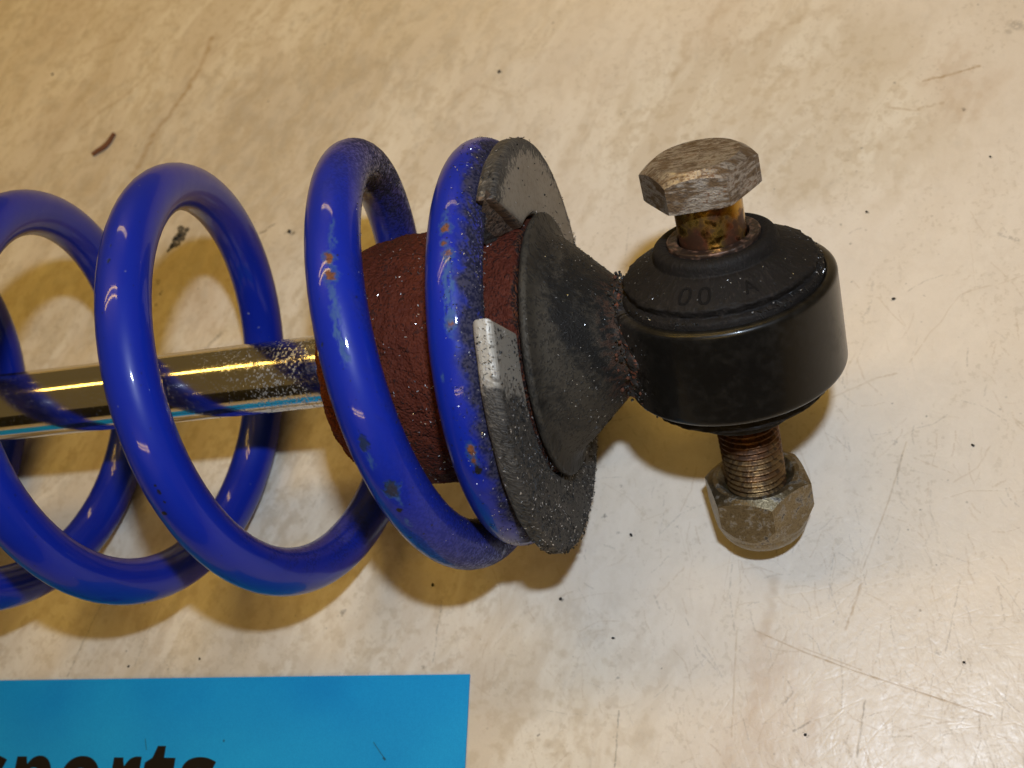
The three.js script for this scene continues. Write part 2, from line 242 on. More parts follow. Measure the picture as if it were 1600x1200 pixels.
// (t, phi) of the spring's surface under a photograph pixel
function pickWire(px, py, t0, t1) { let best = null; for (let t = t0; t <= t1; t += 0.004) for (let k = 0; k < 48; k++) { const phi = k / 48 * Math.PI * 2, { n, p } = wirePoint(t, phi), w = toWorld(p), nw = n.clone().transformDirection(FRAME); if (nw.dot(CAM.clone().sub(w)) < 0) continue; const q = project(w), d = Math.hypot(q[0] - px, q[1] - py); if (!best || d < best[0]) best = [d, t, phi]; } return [best[1], best[2]]; }
const SEGS = [[-6, -0.6], [-0.6, 0.7], [0.7, 1.72], [1.72, 2.95]];
{
  const PER = 72, RAD = 28, P = [], N = [], U = [], I = [], groups = [];
  SEGS.forEach(([t0, t1], gi) => {
    const n = Math.round((t1 - t0) * PER), start = P.length / 3, i0 = I.length;
    for (let i = 0; i <= n; i++) { const t = mix(t0, t1, i / n), f = wireFrame(t); for (let k = 0; k <= RAD; k++) { const ph = k / RAD * Math.PI * 2, c = Math.cos(ph), s = Math.sin(ph), nx = f.N.x * c + f.B.x * s, ny = f.N.y * c + f.B.y * s, nz = f.N.z * c + f.B.z * s; P.push(f.p.x + nx * WIRE, f.p.y + ny * WIRE, f.p.z + nz * WIRE); N.push(nx, ny, nz); U.push(gi ? i / n : t, k / RAD); } }
    for (let i = 0; i < n; i++) for (let k = 0; k < RAD; k++) { const a = start + i * (RAD + 1) + k, b = a + RAD + 1; I.push(a, a + 1, b, b, a + 1, b + 1); }
    groups.push([i0, I.length - i0, gi]);
  });
  for (const [t, sgn] of [[SEGS[0][0], -1], [SEGS[3][1], 1]]) {  // end caps
    const f = wireFrame(t), s0 = P.length / 3, nn = f.T.clone().multiplyScalar(sgn); P.push(f.p.x, f.p.y, f.p.z); N.push(nn.x, nn.y, nn.z); U.push(0.5, 0.5);
    for (let k = 0; k <= RAD; k++) { const { p } = wirePoint(t, k / RAD * Math.PI * 2); P.push(p.x, p.y, p.z); N.push(nn.x, nn.y, nn.z); U.push(0.5, 0.5); }
    for (let k = 0; k < RAD; k++) I.push(s0, s0 + 1 + (sgn > 0 ? k + 1 : k), s0 + 1 + (sgn > 0 ? k : k + 1));
  }
  groups[3][1] = I.length - groups[3][0];
  const g = new THREE.BufferGeometry(); g.setAttribute('position', new THREE.Float32BufferAttribute(P, 3)); g.setAttribute('normal', new THREE.Float32BufferAttribute(N, 3)); g.setAttribute('uv', new THREE.Float32BufferAttribute(U, 2)); g.setIndex(I);
  for (const q of groups) g.addGroup(...q);
  // wear and pale streaks: [pixel x, y, coil range, radius mm, kind]
  const marks = [];
  const mark = (px, py, gi, r, kind, len = 1) => { const [t, ph] = pickWire(px, py, SEGS[gi][0], SEGS[gi][1]); marks.push({ gi, t, ph, r, kind, len }); };
  mark(514, 428, 2, 1.15, 'rust'); mark(515, 398, 2, 0.9, 'rust'); mark(516, 375, 2, 0.9, 'pale', 2.2); mark(517, 350, 2, 0.55, 'pale', 3); mark(520, 460, 2, 0.7, 'pale', 3); mark(527, 505, 2, 1.0, 'pale', 4.5); mark(534, 535, 2, 0.9, 'pale', 3.5);
  mark(604, 758, 2, 0.75, 'black'); mark(614, 771, 2, 1.15, 'rust'); mark(612, 764, 2, 1.5, 'chip'); mark(566, 695, 2, 0.9, 'chip', 1.8); mark(578, 720, 2, 0.6, 'pale', 3); mark(625, 793, 2, 0.55, 'black'); mark(636, 818, 2, 0.5, 'pale', 2); mark(640, 840, 2, 0.5, 'chip'); mark(503, 540, 2, 0.35, 'chip'); mark(620, 782, 2, 0.5, 'pale', 3);
  mark(697, 358, 3, 0.95, 'rust'); mark(695, 380, 3, 0.6, 'rust'); mark(698, 393, 3, 0.95, 'rust'); mark(704, 508, 3, 0.8, 'rust'); mark(699, 340, 3, 0.8, 'pale', 2.4); mark(700, 420, 3, 1.0, 'pale', 4); mark(701, 455, 3, 1.1, 'pale', 5); mark(703, 485, 3, 1.0, 'pale', 3.5); mark(738, 705, 3, 0.7, 'rust', 2); mark(742, 722, 3, 0.6, 'rust', 1.5); mark(744, 735, 3, 0.8, 'black', 1.6); mark(692, 580, 3, 0.4, 'pale', 2.5);
  mark(248, 767, 1, 0.55, 'black'); mark(257, 799, 1, 0.6, 'black', 0.8); mark(243, 758, 1, 0.3, 'black'); mark(255, 782, 1, 0.25, 'black'); mark(172, 385, 1, 0.4, 'chip'); mark(168, 410, 1, 0.5, 'chip'); mark(405, 514, 1, 0.35, 'dust'); mark(390, 490, 1, 0.3, 'dust');
  const blue = [0.005, 0.019, 0.30], rand = rng(5);
  const mats = SEGS.map(([t0, t1], gi) => {
    const L = 254 * (gi ? t1 - t0 : 1), C = 2 * Math.PI * WIRE, W = gi ? 2048 : 1024, H = gi ? 256 : 128;
    const specks = []; for (let i = 0; i < 420; i++) specks.push([rand(), rand(), 0.1 + 0.25 * rand() * rand(), rand()]);
    const grid = new Map(); specks.forEach((s) => { const k = Math.floor(s[0] * 60); for (const q of [k - 1, k, k + 1]) { if (!grid.has(q)) grid.set(q, []); grid.get(q).push(s); } });
    const mine = marks.filter((m) => m.gi === gi).map((m) => ({ ...m, x: (m.t - t0) * 254, y: m.ph / (2 * Math.PI) * C }));
    const s = surface(W, H, (u, v) => {
      const t = gi ? mix(t0, t1, u) : u, x = u * L, y = v * C, ph = v * Math.PI * 2;
      const wx = Math.cos(ph) * 2, wy = Math.sin(ph) * 2, n1 = fbm(x * 0.35 + wx, wy + 7, 3, 11), n2 = fbm(x * 3.1, y * 3.1, 2, 51), n3 = fbm(x * 0.08 + wx * 0.4, wy * 0.4 + 3, 2, 77);
      let coat = 1, c = mix3(blue, [0.004, 0.015, 0.24], 0.6 * n3), r = 0.34 + 0.1 * n1, h = 0.5 + 0.03 * n1, hard = 0;
      // grey dust and grease thrown from the retainer, on the flank that faces it: grains of its own
      const toRet = -Math.sin(ph), inner = -Math.cos(ph);
      let dust = 0;
      if (gi === 3) dust = sstep(-0.25, 0.55, toRet + 0.35 * inner + (n1 - 0.5) * 0.9) * sstep(0.20, 0.46, n2 * 0.6 + n1 * 0.5);
      if (gi === 2) { const up = sstep(0.35, 0, Math.abs(t - 0.98) * 1.6), dn = sstep(1.25, 1.6, t); dust = Math.max(0.25 * sstep(0.1, 0.8, toRet * 0.7 + inner * 0.5 + (n1 - 0.5)), up * sstep(-0.5, 0.5, toRet + (n1 - 0.5)), dn * sstep(-0.4, 0.5, toRet + 0.3 + (n1 - 0.5))) * sstep(0.22, 0.6, n2 * 0.8 + n1 * 0.25); }
      if (gi === 1) dust = 0.4 * sstep(0.35, 0.9, toRet * 0.5 + inner * 0.6 + (n1 - 0.5) * 0.8) * sstep(0.4, 0.62, n2) * sstep(-0.3, 0.1, t - 0.35);
      c = mix3(c, mix3([0.042, 0.038, 0.045], [0.009, 0.009, 0.011], sstep(0.42, 0.62, n2)), Math.min(0.92, dust)); r = mix(r, 0.85, dust); coat -= Math.min(1, dust * 1.3); h += 0.2 * dust * (n2 - 0.5);
      for (const m of mine) {
        let dx = (x - m.x) / m.len, dy = y - m.y; if (dy > C / 2) dy -= C; if (dy < -C / 2) dy += C; if (Math.abs(dx) > 4 || Math.abs(dy) > 4) continue;
        const e = fbm(x * 1.6, y * 1.6, 3, 300) - 0.5, d = Math.hypot(dx, dy) / m.r + e * 1.5;
        if (m.kind === 'rust') { const halo = 1 - sstep(1.0, 1.7, d), core = 1 - sstep(0.55, 1.0, d); c = mix3(c, [0.022, 0.065, 0.19], 0.7 * halo); c = mix3(c, mix3([0.23, 0.085, 0.03], [0.07, 0.025, 0.02], n2), core); r = mix(r, 0.8, core); coat *= 1 - core; h += 0.35 * core * (n2 - 0.2) - 0.15 * halo; }
        if (m.kind === 'pale') { const a = (1 - sstep(0.3, 1.3, d)) * sstep(0.30, 0.55, fbm(x * 0.9, y * 2.4, 3, 340)); c = mix3(c, [0.035, 0.085, 0.21], 0.7 * a); r = mix(r, 0.55, a); h -= 0.06 * a; }  // paler, rougher streaks along the wire
        if (m.kind === 'chip') { const a = 1 - sstep(0.5, 1.1, d); c = mix3(c, [0.012, 0.022, 0.045], 0.9 * a); r = mix(r, 0.7, a); h -= 0.25 * a; }
        if (m.kind === 'black') { const a = 1 - sstep(0.6, 1.0, d); c = mix3(c, [0.01, 0.009, 0.008], a); r = mix(r, 0.8, a); }
        if (m.kind === 'dust') { const a = 1 - sstep(0.4, 1.0, d); c = mix3(c, [0.35, 0.35, 0.42], 0.7 * a); r = mix(r, 0.8, a); }
      }
      for (const q of grid.get(Math.floor(u * 60)) || []) { const dx = (u - q[0]) * L, dy = (v - q[1]) * C; const d = Math.hypot(dx, dy) / q[2]; if (d < 1) { const a = (1 - sstep(0.5, 1, d)) * (gi > 1 ? 0.8 : 0.4); c = mix3(c, q[3] > 0.93 ? [0.2, 0.2, 0.25] : [0.012, 0.012, 0.016], a); } }
      return { c, r, h, coat: Math.max(0, coat) };
    });
    return physical(s, { clearcoat: gi === 3 ? 0.35 : 0.5, clearcoatRoughness: 0.06, specularIntensity: 0.35, bumpScale: 0.0004, name: 'blue_paint' });
  });
  const m = part('coil_spring', g, FRAME, mats[0], shock); m.material = mats; m.userData.label = 'glossy blue painted coil spring, chipped and rust spotted';
}

// --- chrome piston rod with dried splashes and grit
{
  const L0 = -240, L1 = 84, R = 7.36;
  const s = surface(2048, 256, (u, v) => {
    const x = mix(L0, L1, u), y = v * 2 * Math.PI * R, wy = Math.sin(v * 6.283) * 2.2, wx = Math.cos(v * 6.283) * 2.2;
    const n = fbm(x * 2.6, y * 2.6, 4, 400), n2 = fbm(x * 0.12 + wx * 0.3, wy * 0.4, 3, 420), n3 = noise(x * 4, y * 4, 430);
    const near = sstep(-16, 32, x);
    let dirt = sstep(0.66 - 0.12 * near, 0.8 - 0.08 * near, n) * (0.08 + 0.6 * near) * sstep(0.42, 0.64, n2 + 0.08 * near);
    let c = [0.74, 0.73, 0.70], r = 0.07 + 0.05 * n2 + 0.10 * near * sstep(0.35, 0.6, n), m = 1;
    c = mix3(c, n3 > 0.86 ? [0.22, 0.20, 0.18] : [0.045, 0.04, 0.036], dirt); r = mix(r, 0.75, dirt); m = mix(1, 0.1, dirt);
    return { c, r, m, h: 0.5 + 0.4 * dirt * n3 };
  });
  const rod = part('piston_rod', revolve([[L0, 0.01], [L0, R], [L1, R], [L1, 0.01]].flatMap((p, i, a) => i === 1 || i === 2 ? [p, p] : [p]), 64, { s0: L0, s1: L1 }), FRAME, physical(s, { metalness: 1, bumpScale: 0.00015 }), shock);
  rod.userData.label = 'polished chrome piston rod with dried splashes';
}

// --- rubber bump stop on the rod
{
  const prof = dense(rounded([[30.6, 7.5], [30.2, 17.2, 0.8], [31.5, 20.3, 1.5], [38.5, 23.6, 3], [46, 24.5, 3], [70.4, 24.5, 0.8], [71.3, 23.7, 0.6], [71.4, 12]]), 0.45);
  const g = revolve(prof, 220, { s0: 20, s1: 84, arc: 20, bend: (s, a, r) => {
    const x = Math.cos(a) * 3, y = Math.sin(a) * 3, edge = sstep(34, 30, s); let k = r + (fbm(s * 0.25 + x * 2, y * 2, 3, 500) - 0.5) * 0.7 + (fbm(s * 1.3 + x * 6, y * 6 + s * 0.4, 3, 520) - 0.5) * (0.8 + 1.6 * edge);
    if (s < 69 && r > 15) { const aa = a - 2.5; const fold = Math.exp(-aa * aa * 5); k += 0.35 * fold * Math.sin(a * 46 + fbm(s * 0.3, a * 3, 2, 530) * 7) * sstep(44, 52, s); }
    return k; } });
  const s = surface(1024, 1024, (u, v) => {
    const x = 20 + u * 64, y = v * 154, n = fbm(x * 0.6, y * 0.6, 4, 540), f = fbm(x * 3.2, y * 3.2, 2, 560), end = sstep(37, 33, x + (n - 0.5) * 5);
    let c = mix3([0.055, 0.010, 0.005], [0.115, 0.025, 0.011], n); c = mix3(c, [0.016, 0.008, 0.008], 0.75 * sstep(0.56, 0.72, f * 0.6 + n * 0.4));
    c = mix3(c, mix3([0.20, 0.055, 0.015], [0.09, 0.022, 0.008], f), end); const rim = sstep(72.2, 73.4, x + (n - 0.5) * 3.5); c = mix3(c, mix3([0.11, 0.035, 0.014], [0.012, 0.010, 0.010], sstep(0.3, 0.52, f)), rim * 0.9);
    const crack = 1 - Math.min(1, Math.abs(fbm(x * 0.10, y * 0.42, 3, 580) - 0.5) / 0.012); c = mix3(c, [0.008, 0.004, 0.004], 0.7 * crack * sstep(0.5, 0.6, n));
    return { c, r: 0.62 + 0.3 * f, h: 0.5 + 0.5 * (f - 0.5) + 0.3 * (n - 0.5) - 0.3 * crack };
  });
  part('bump_stop', g, FRAME, physical(s, { bumpScale: 0.0009, specularIntensity: 0.35 }), shock).userData.label = 'dark red crumbling rubber bump stop around the rod';
}

// --- slotted steel spring retainer
const SLOT = { ux: 0.62, uy: 0.785, lo: -20.2, hi: 2.6 };        // open towards (ux, uy); sides at these offsets across it
{
  const slotted = (R, hole) => {                               // outline in (y, z)
    const sh = new THREE.Shape(), px = -SLOT.uy, py = SLOT.ux, a0 = Math.atan2(SLOT.uy, SLOT.ux);
    const hitLo = Math.sqrt(R * R - SLOT.lo ** 2), hitHi = Math.sqrt(R * R - SLOT.hi ** 2), at = (along, off) => [SLOT.ux * along + px * off, SLOT.uy * along + py * off];
    const A = at(hitHi, SLOT.hi), B = at(hitLo, SLOT.lo), aA = Math.atan2(A[1], A[0]), aB = Math.atan2(B[1], B[0]);
    const pts = []; let span = aB - aA; while (span <= 0) span += Math.PI * 2; const n = 150;
    for (let i = 0; i <= n; i++) { const a = aA + span * i / n, w = R + (fbm(Math.cos(a) * 9, Math.sin(a) * 9, 3, 590) - 0.5) * 0.7; pts.push([w * Math.cos(a), w * Math.sin(a)]); }
    if (hole) { const aEnd = Math.atan2(...at(Math.sqrt(Math.max(1, hole * hole - SLOT.lo ** 2)), SLOT.lo).reverse()), aSt = Math.atan2(...at(Math.sqrt(hole * hole - SLOT.hi ** 2), SLOT.hi).reverse()); let sp = aEnd - aSt; while (sp <= 0) sp += Math.PI * 2; for (let i = 0; i <= 90; i++) { const a = aEnd - sp * i / 90; pts.push([hole * Math.cos(a), hole * Math.sin(a)]); } }
    
    pts.forEach((p, i) => i ? sh.lineTo(...p) : sh.moveTo(...p)); return sh;
  };
  const flange = new THREE.ExtrudeGeometry(slotted(38.3, 25.9), { depth: 1.3, bevelEnabled: true, bevelThickness: 1.1, bevelSize: 1.1, bevelSegments: 4, curveSegments: 1 });
  const boss = new THREE.ExtrudeGeometry(slotted(27.9, 25.2), { depth: 9.6, bevelEnabled: true, bevelThickness: 0.3, bevelSize: 0.3, bevelSegments: 2 });
  const fw = new THREE.Matrix4().makeBasis(V(0, 1, 0), V(0, 0, 1), V(1, 0, 0));
  flange.applyMatrix4(fw); flange.translate(69.1, 0, 0); boss.applyMatrix4(fw); boss.translate(58.6, 0, 0);
  const uvOf = (x, y, z) => [(y + (x - 70) * 0.7 + 45) / 90, (z + (x - 70) * 0.5 + 45) / 90];
  setUV(flange, uvOf); setUV(boss, uvOf);
  const s = surface(1024, 1024, (u, v) => {
    const y = u * 90 - 45, z = v * 90 - 45, along = SLOT.ux * y + SLOT.uy * z, off = -SLOT.uy * y + SLOT.ux * z, r = Math.hypot(y, z);
    const n = fbm(y * 0.16, z * 0.16, 4, 600), f = fbm(y * 1.7, z * 1.7, 3, 620), g = fbm(y * 5.5, z * 5.5, 2, 640);
    // bare plate left clean above the slot and in one rubbed patch below it; black grease and filings elsewhere
    const cleanUp = sstep(-18, -21.5, off + (n - 0.5) * 3.5) * sstep(-34, -22, along + (n - 0.5) * 8), cleanLo = sstep(15, 11, off + (n - 0.5) * 10 + (f - 0.5) * 6) * sstep(2, 3.2, off + 1.5) * sstep(21, 23.5, r + (f - 0.5) * 4) * sstep(0, 6, along);
    const rimGrime = sstep(36.6, 38.2, r + (f - 0.5) * 5 + (g - 0.5) * 2) * sstep(-15, -19, off), clean = Math.max(cleanUp * (1 - rimGrime), cleanLo);
    let c = mix3([0.225, 0.195, 0.155], [0.285, 0.255, 0.212], n); c = mix3(c, [0.16, 0.125, 0.09], 0.4 * sstep(0.5, 0.7, f));
    if (cleanLo > 0) c = mix3(c, [0.42, 0.40, 0.36], cleanLo * 0.7);
    const rough = mix(0.62, 0.5, cleanLo);
    const grit = Math.max((1 - clean) * sstep(0.18, 0.5, f * 0.55 + n * 0.35 + g * 0.2), sstep(0.64, 0.72, g * 0.6 + f * 0.4) * 0.8 * (1 - 0.75 * cleanUp));
    const wall = off > -20.05 && off < -13 ? 1 : 0;
    c = mix3(c, mix3([0.010, 0.010, 0.011], [0.075, 0.068, 0.060], sstep(0.42, 0.72, g * 0.6 + n * 0.4)), Math.min(1, grit * 0.95)); if (wall) c = mix3(c, mix3([0.17, 0.115, 0.078], [0.025, 0.02, 0.018], sstep(0.42, 0.62, g * 0.6 + f * 0.4)), 0.95);
    return { c, r: mix(rough, 0.7, grit), m: 0.35 * (1 - grit), h: 0.4 + 0.5 * grit * g + 0.06 * f };
  });
  // sloping, grit-caked face of the slot
  const at3 = (al, of, q) => [q, SLOT.ux * al - SLOT.uy * of, SLOT.uy * al + SLOT.ux * of], ramp = new THREE.BufferGeometry(), rp = [], ru = [], ri = [], NA = 24, NB = 12;
  for (let i = 0; i <= NA; i++) for (let j = 0; j <= NB; j++) { const a = i / NA, b = j / NB, al = mix(mix(36.5, 13.5, a), mix(25.5, 18.9, a), b), of = mix(-20.3, -16.0, b) + (fbm(a * 9, b * 5, 3, 655) - 0.5) * 0.9 * Math.sin(Math.PI * b), q = mix(71.0, 65.2, b); rp.push(...at3(al, of, q)); ru.push((SLOT.ux * al + SLOT.uy * 16.5 - SLOT.uy * 5 * b + 45) / 90, (SLOT.uy * al - SLOT.ux * 16.5 + SLOT.ux * 5 * b + 45) / 90); }
  for (let i = 0; i < NA; i++) for (let j = 0; j < NB; j++) { const a = i * (NB + 1) + j, b = a + NB + 1; ri.push(a, a + 1, b, b, a + 1, b + 1); }
  ramp.setAttribute('position', new THREE.Float32BufferAttribute(rp, 3)); ramp.setAttribute('uv', new THREE.Float32BufferAttribute(ru, 2)); ramp.setIndex(ri); ramp.computeVertexNormals();
  const rampSoup = ramp.toNonIndexed();
  part('spring_retainer', mergeGeometries([flange, boss, rampSoup]), FRAME, physical(s, { metalness: 1, bumpScale: 0.00042 }), shock).userData.label = 'slotted grey steel spring retainer caked with black grit';
}

// --- flared black mount between retainer and eye
{
  const prof = dense(rounded([[71.7, 12], [71.7, 24.4, 0.5], [72.4, 25.2, 0.8], [73.3, 25.0, 0.7], [74.0, 21.7, 1.6], [76.6, 19.3, 2.5], [79.6, 16.6, 3], [82.8, 13.6, 3], [86.2, 10.3, 1.5], [92, 10.2]]), 0.5);
  const g = revolve(prof, 150, { s0: 70, s1: 92, bend: (s, a, r) => r + (fbm(s * 0.5 + Math.cos(a) * 3, Math.sin(a) * 3, 3, 700) - 0.5) * 0.35 });
  const s = surface(512, 1024, (u, v) => {
    const x = 70 + u * 22, a = v * Math.PI * 2, R = 17, y = v * 107, n = fbm(x * 0.22 + Math.cos(a) * 1.2, Math.sin(a) * 1.6, 4, 720), f = fbm(x * 1.3, y * 1.3, 3, 740), g = fbm(x * 4.5, y * 4.5, 2, 760);
    const film = sstep(0.38, 0.62, n * 0.7 + f * 0.3), grit = sstep(0.54, 0.66, g * 0.6 + f * 0.4);
    let c = mix3([0.011, 0.0105, 0.010], [0.056, 0.047, 0.035], film * 0.8); c = mix3(c, [0.008, 0.008, 0.008], 0.5 * grit);
    const rust = sstep(82.5, 86, x + (f - 0.5) * 4) * sstep(0.42, 0.6, f); c = mix3(c, mix3([0.10, 0.032, 0.014], [0.02, 0.011, 0.009], g), 0.45 * rust);
    return { c, r: 0.55 + 0.25 * grit + 0.1 * film, h: 0.4 + 0.25 * grit * g + 0.2 * (f - 0.5) };
  });
  part('flared_mount', g, FRAME, physical(s, { bumpScale: 0.0004, specularIntensity: 0.45 }), shock).userData.label = 'black flared rubber mount tapering to the eye';
  // rusty weld where it meets the eye
  const P = []; const wg = new THREE.TorusGeometry(10.9, 1.5, 14, 120); wg.rotateY(Math.PI / 2); const wp = wg.attributes.position;
  for (let i = 0; i < wp.count; i++) { const x = wp.getX(i), y = wp.getY(i), z = wp.getZ(i), a = Math.atan2(z, y), k = 1 + (fbm(Math.cos(a) * 9 + x * 0.5, Math.sin(a) * 9, 3, 790) - 0.5) * 0.18; const bow = Math.abs(y) > 0 ? (20.2 - Math.sqrt(Math.max(0, 20.2 ** 2 - z * z))) : 0; wp.setXYZ(i, x + 85.6 + bow + (fbm(a * 6, x, 2, 795) - 0.5) * 1.2, y * k * 0.86, z * k); }
  wg.computeVertexNormals();
  const ws = surface(512, 64, (u, v) => { const f = fbm(u * 90, v * 12, 3, 800); return { c: mix3([0.012, 0.010, 0.010], [0.14, 0.04, 0.018], sstep(0.58, 0.72, f)), r: 0.75, h: f }; });
  part('weld_bead', wg, FRAME, physical(ws, { bumpScale: 0.0006 }), shock).userData.label = 'rusty weld bead behind the eye';
}

// --- mounting eye: painted steel sleeve, rubber bushing, inner tube; its axis is the bolt's
const BX = V(-0.01575, 0.82224, -0.56892).normalize(), BG = D.clone().addScaledVector(BX, -D.dot(BX)).normalize(), BH = new THREE.Vector3().crossVectors(BX, BG);
const EYE = V(0, 44.163, 0), BOLT = new THREE.Matrix4().makeBasis(BX, BG, BH).setPosition(EYE);   // local x = bolt axis, y = along the damper
{
  const RB = 20.22, HH = 9.18;
  const s = surface(1024, 256, (u, v) => {
    const x = u * 127, y = v * 30, n = fbm(x * 0.07, y * 0.07, 3, 820), f = fbm(x * 0.9, y * 0.9, 3, 840), g = noise(x * 5, y * 5, 860);
    let c = [0.0045, 0.0042, 0.0038], r = 0.24 + 0.14 * n; const scuff = sstep(0.5, 0.8, f * 0.5 + n * 0.5); c = mix3(c, [0.013, 0.012, 0.011], 0.5 * scuff); r += 0.1 * scuff;
    const grime = sstep(0.30, 0.5, f) * sstep(0.16, 0.06, Math.abs(u - 0.5) + (n - 0.5) * 0.08); c = mix3(c, mix3([0.012, 0.01, 0.01], [0.05, 0.045, 0.042], g), 0.9 * grime); r = mix(r, 0.75, grime);
    return { c, r, h: 0.5 + 0.05 * f + 0.3 * grime * g };
  });
  const prof = rounded([[-HH + 0.4, 17.2], [-HH, 18.2, 0.5], [-HH, RB, 1.0], [HH, RB, 2.0], [HH + 0.25, 18.3, 0.7], [HH - 1.2, 17.2]]);
  const g = revolve(dense(prof, 0.6), 180, { s0: -15, s1: 15 });
  { const uv = g.attributes.uv; for (let i = 0; i < uv.count; i++) uv.setXY(i, uv.getY(i), uv.getX(i)); }
  const sleeve = part('mounting_eye', g, BOLT, physical(s, { clearcoat: 0.25, clearcoatRoughness: 0.12, specularIntensity: 0.55, bumpScale: 0.0002 }), shock);
  sleeve.userData.label = 'glossy black painted steel mounting eye';
  const rs = surface(1024, 256, (u, v) => {
    const x = u * 90, y = v * 40, a = u * Math.PI * 2, n = fbm(x * 0.14, y * 0.14, 3, 880), f = fbm(x * 1.6, y * 1.6, 3, 900), g = fbm(x * 5, y * 5, 2, 920);
    let c = mix3([0.006, 0.005, 0.0047], [0.012, 0.010, 0.009], n); c = mix3(c, [0.028, 0.022, 0.018], 0.6 * sstep(0.58, 0.72, f * 0.5 + g * 0.5)); 
    return { c, r: 0.6 + 0.25 * f, h: 0.5 + 0.35 * (f - 0.5) + 0.25 * (g - 0.5) };
  });
  const half = [[9.0, 18.2], [10.3, 18.0, 0.6], [10.7, 16.9, 0.3], [12.2, 17.3, 0.5], [12.7, 16.6, 0.7], [15.2, 12.0, 0.5], [15.4, 11.2, 0.3], [17.3, 10.9, 0.9], [18.0, 9.9, 0.8], [17.5, 8.2]];
  const rp = dense(rounded([[0, 18.2].slice(), ...half, [16, 8.0]].map((p) => p)), 0.35), bp = rp.map(([a, b]) => [-a, b]).reverse();
  const rg = revolve([...bp, ...rp], 200, { s0: -20, s1: 20, bend: (q, a, r) => { const k = Math.abs(q); if (r > 17.9) return r; const tear = k > 10 && k < 12.6 ? (fbm(Math.cos(a) * 14, Math.sin(a) * 14 + q, 3, 940) - 0.5) * 0.9 : 0; return r + tear + (fbm(Math.cos(a) * 3 + q, Math.sin(a) * 3, 3, 950) - 0.5) * 0.25; } });
  { const uv = rg.attributes.uv; for (let i = 0; i < uv.count; i++) uv.setXY(i, uv.getY(i), uv.getX(i)); }
  const rubber = physical(rs, { bumpScale: 0.0003, specularIntensity: 0.4 });
  const bush = part('rubber_bushing', rg, BOLT, rubber, sleeve, shock); bush.userData.label = 'cracked black rubber bushing filling the eye';
  const tube = revolve(rounded([[-18.6, 6.35], [-18.6, 8.3, 0.3], [18.3, 8.3, 0.4], [18.3, 6.35, 0.3], [-18.6, 6.35]]), 80, { s0: 0, s1: 80, arc: 0 });
  const ts = surface(512, 128, (u, v) => { const f = fbm(u * 110, v * 60, 4, 960); return { c: mix3([0.04, 0.025, 0.018], [0.22, 0.12, 0.08], sstep(0.5, 0.7, f)), r: 0.5, m: 0.5, h: f }; });
  part('inner_tube', tube, BOLT, physical(ts, { metalness: 1, bumpScale: 0.0003 }), sleeve, shock).userData.label = 'greasy steel tube inside the rubber bushing';
  // moulded characters on the cone of the rubber
  const font = await new FontLoader().loadAsync('fonts/droid/droid_sans_regular.typeface.json');
  const geos = [];
  const slope = Math.atan2(12.0 - 16.6, 15.2 - 12.7), sMid = 13.75, rMid = 14.6;
  for (const [ch, px, py, size] of [['0', 1069, 465, 3.4], ['0', 1099, 468, 3.4], ['A', 1186, 461, 2.6]]) {
    const w = pixelOn(px, py, EYE.clone().addScaledVector(BX, sMid), BX).sub(EYE), a = Math.atan2(w.dot(BH), w.dot(BG));
    const t = new TextGeometry(ch, { font, size, depth: 0.22, curveSegments: 5, bevelEnabled: true, bevelThickness: 0.08, bevelSize: 0.06, bevelSegments: 1 }); t.computeBoundingBox(); const b = t.boundingBox; t.translate(-(b.max.x + b.min.x) / 2, -(b.max.y + b.min.y) / 2, -0.14);
    const rad = V(0, Math.cos(a), Math.sin(a)), tan = V(0, -Math.sin(a), Math.cos(a)), upv = V(-(12.7 - 15.2), 0, 0).normalize().multiplyScalar(0.48).addScaledVector(rad, -0.88).normalize(), nrm = new THREE.Vector3().crossVectors(tan, upv).normalize();
    t.applyMatrix4(new THREE.Matrix4().makeBasis(tan, upv, nrm).setPosition(V(sMid, 0, 0).addScaledVector(rad, rMid))); geos.push(t);
  }
  part('moulded_lettering', mergeGeometries(geos), BOLT, rubber, sleeve, shock).userData.label = 'moulded characters 00 and A on the rubber';
}

// ---------------------------------------------------------------- bolt and nut through the eye
function hexGeometry(s0, s1, af, corner, chamferTop, chamferBottom, rTop, rBottom, bore = 0, sink = 0) {
  const R = af / Math.sqrt(3), hex = new THREE.CylinderGeometry(R, R, s1 - s0, 6, 1); hex.rotateZ(-Math.PI / 2);   // axis to x
  hex.translate((s0 + s1) / 2, 0, 0); hex.rotateX(corner);
  const cone = new THREE.LatheGeometry([...(bore ? [[bore, s1 - sink], [bore, s0]] : [[0, s0]]), [rBottom, s0], [R + 0.4, s0 + chamferBottom], [R + 0.4, s1 - chamferTop], [rTop, s1], ...(bore ? [[bore + sink, s1], [bore, s1 - sink]] : [[0, s1]])].map(([a, b]) => new THREE.Vector2(Math.max(a, 1e-4), b)), 96); cone.rotateZ(-Math.PI / 2);
  const ev = new Evaluator(); ev.useGroups = false; const A = new Brush(hex.toNonIndexed()), B = new Brush(cone.toNonIndexed()); A.updateMatrixWorld(); B.updateMatrixWorld();
  let g = ev.evaluate(A, B, INTERSECTION).geometry; g = g.index ? g.toNonIndexed() : g; g.deleteAttribute('normal'); g.clearGroups(); g.computeVertexNormals(); return g;
}
const faceUV = (g, k, corner) => { const N = g.attributes.normal; let i = 0; return setUV(g, (x, y, z) => { const nx = N.getX(i), ny = N.getY(i), nz = N.getZ(i); i++; if (Math.abs(nx) > 0.7) return [y * k, z * k]; const f = Math.round((Math.atan2(nz, ny) - corner) / (Math.PI / 3)), a = f * Math.PI / 3 + corner; return [(-y * Math.sin(a) + z * Math.cos(a) + f * 7.3) * k, (x + f * 3.1) * k]; }); };
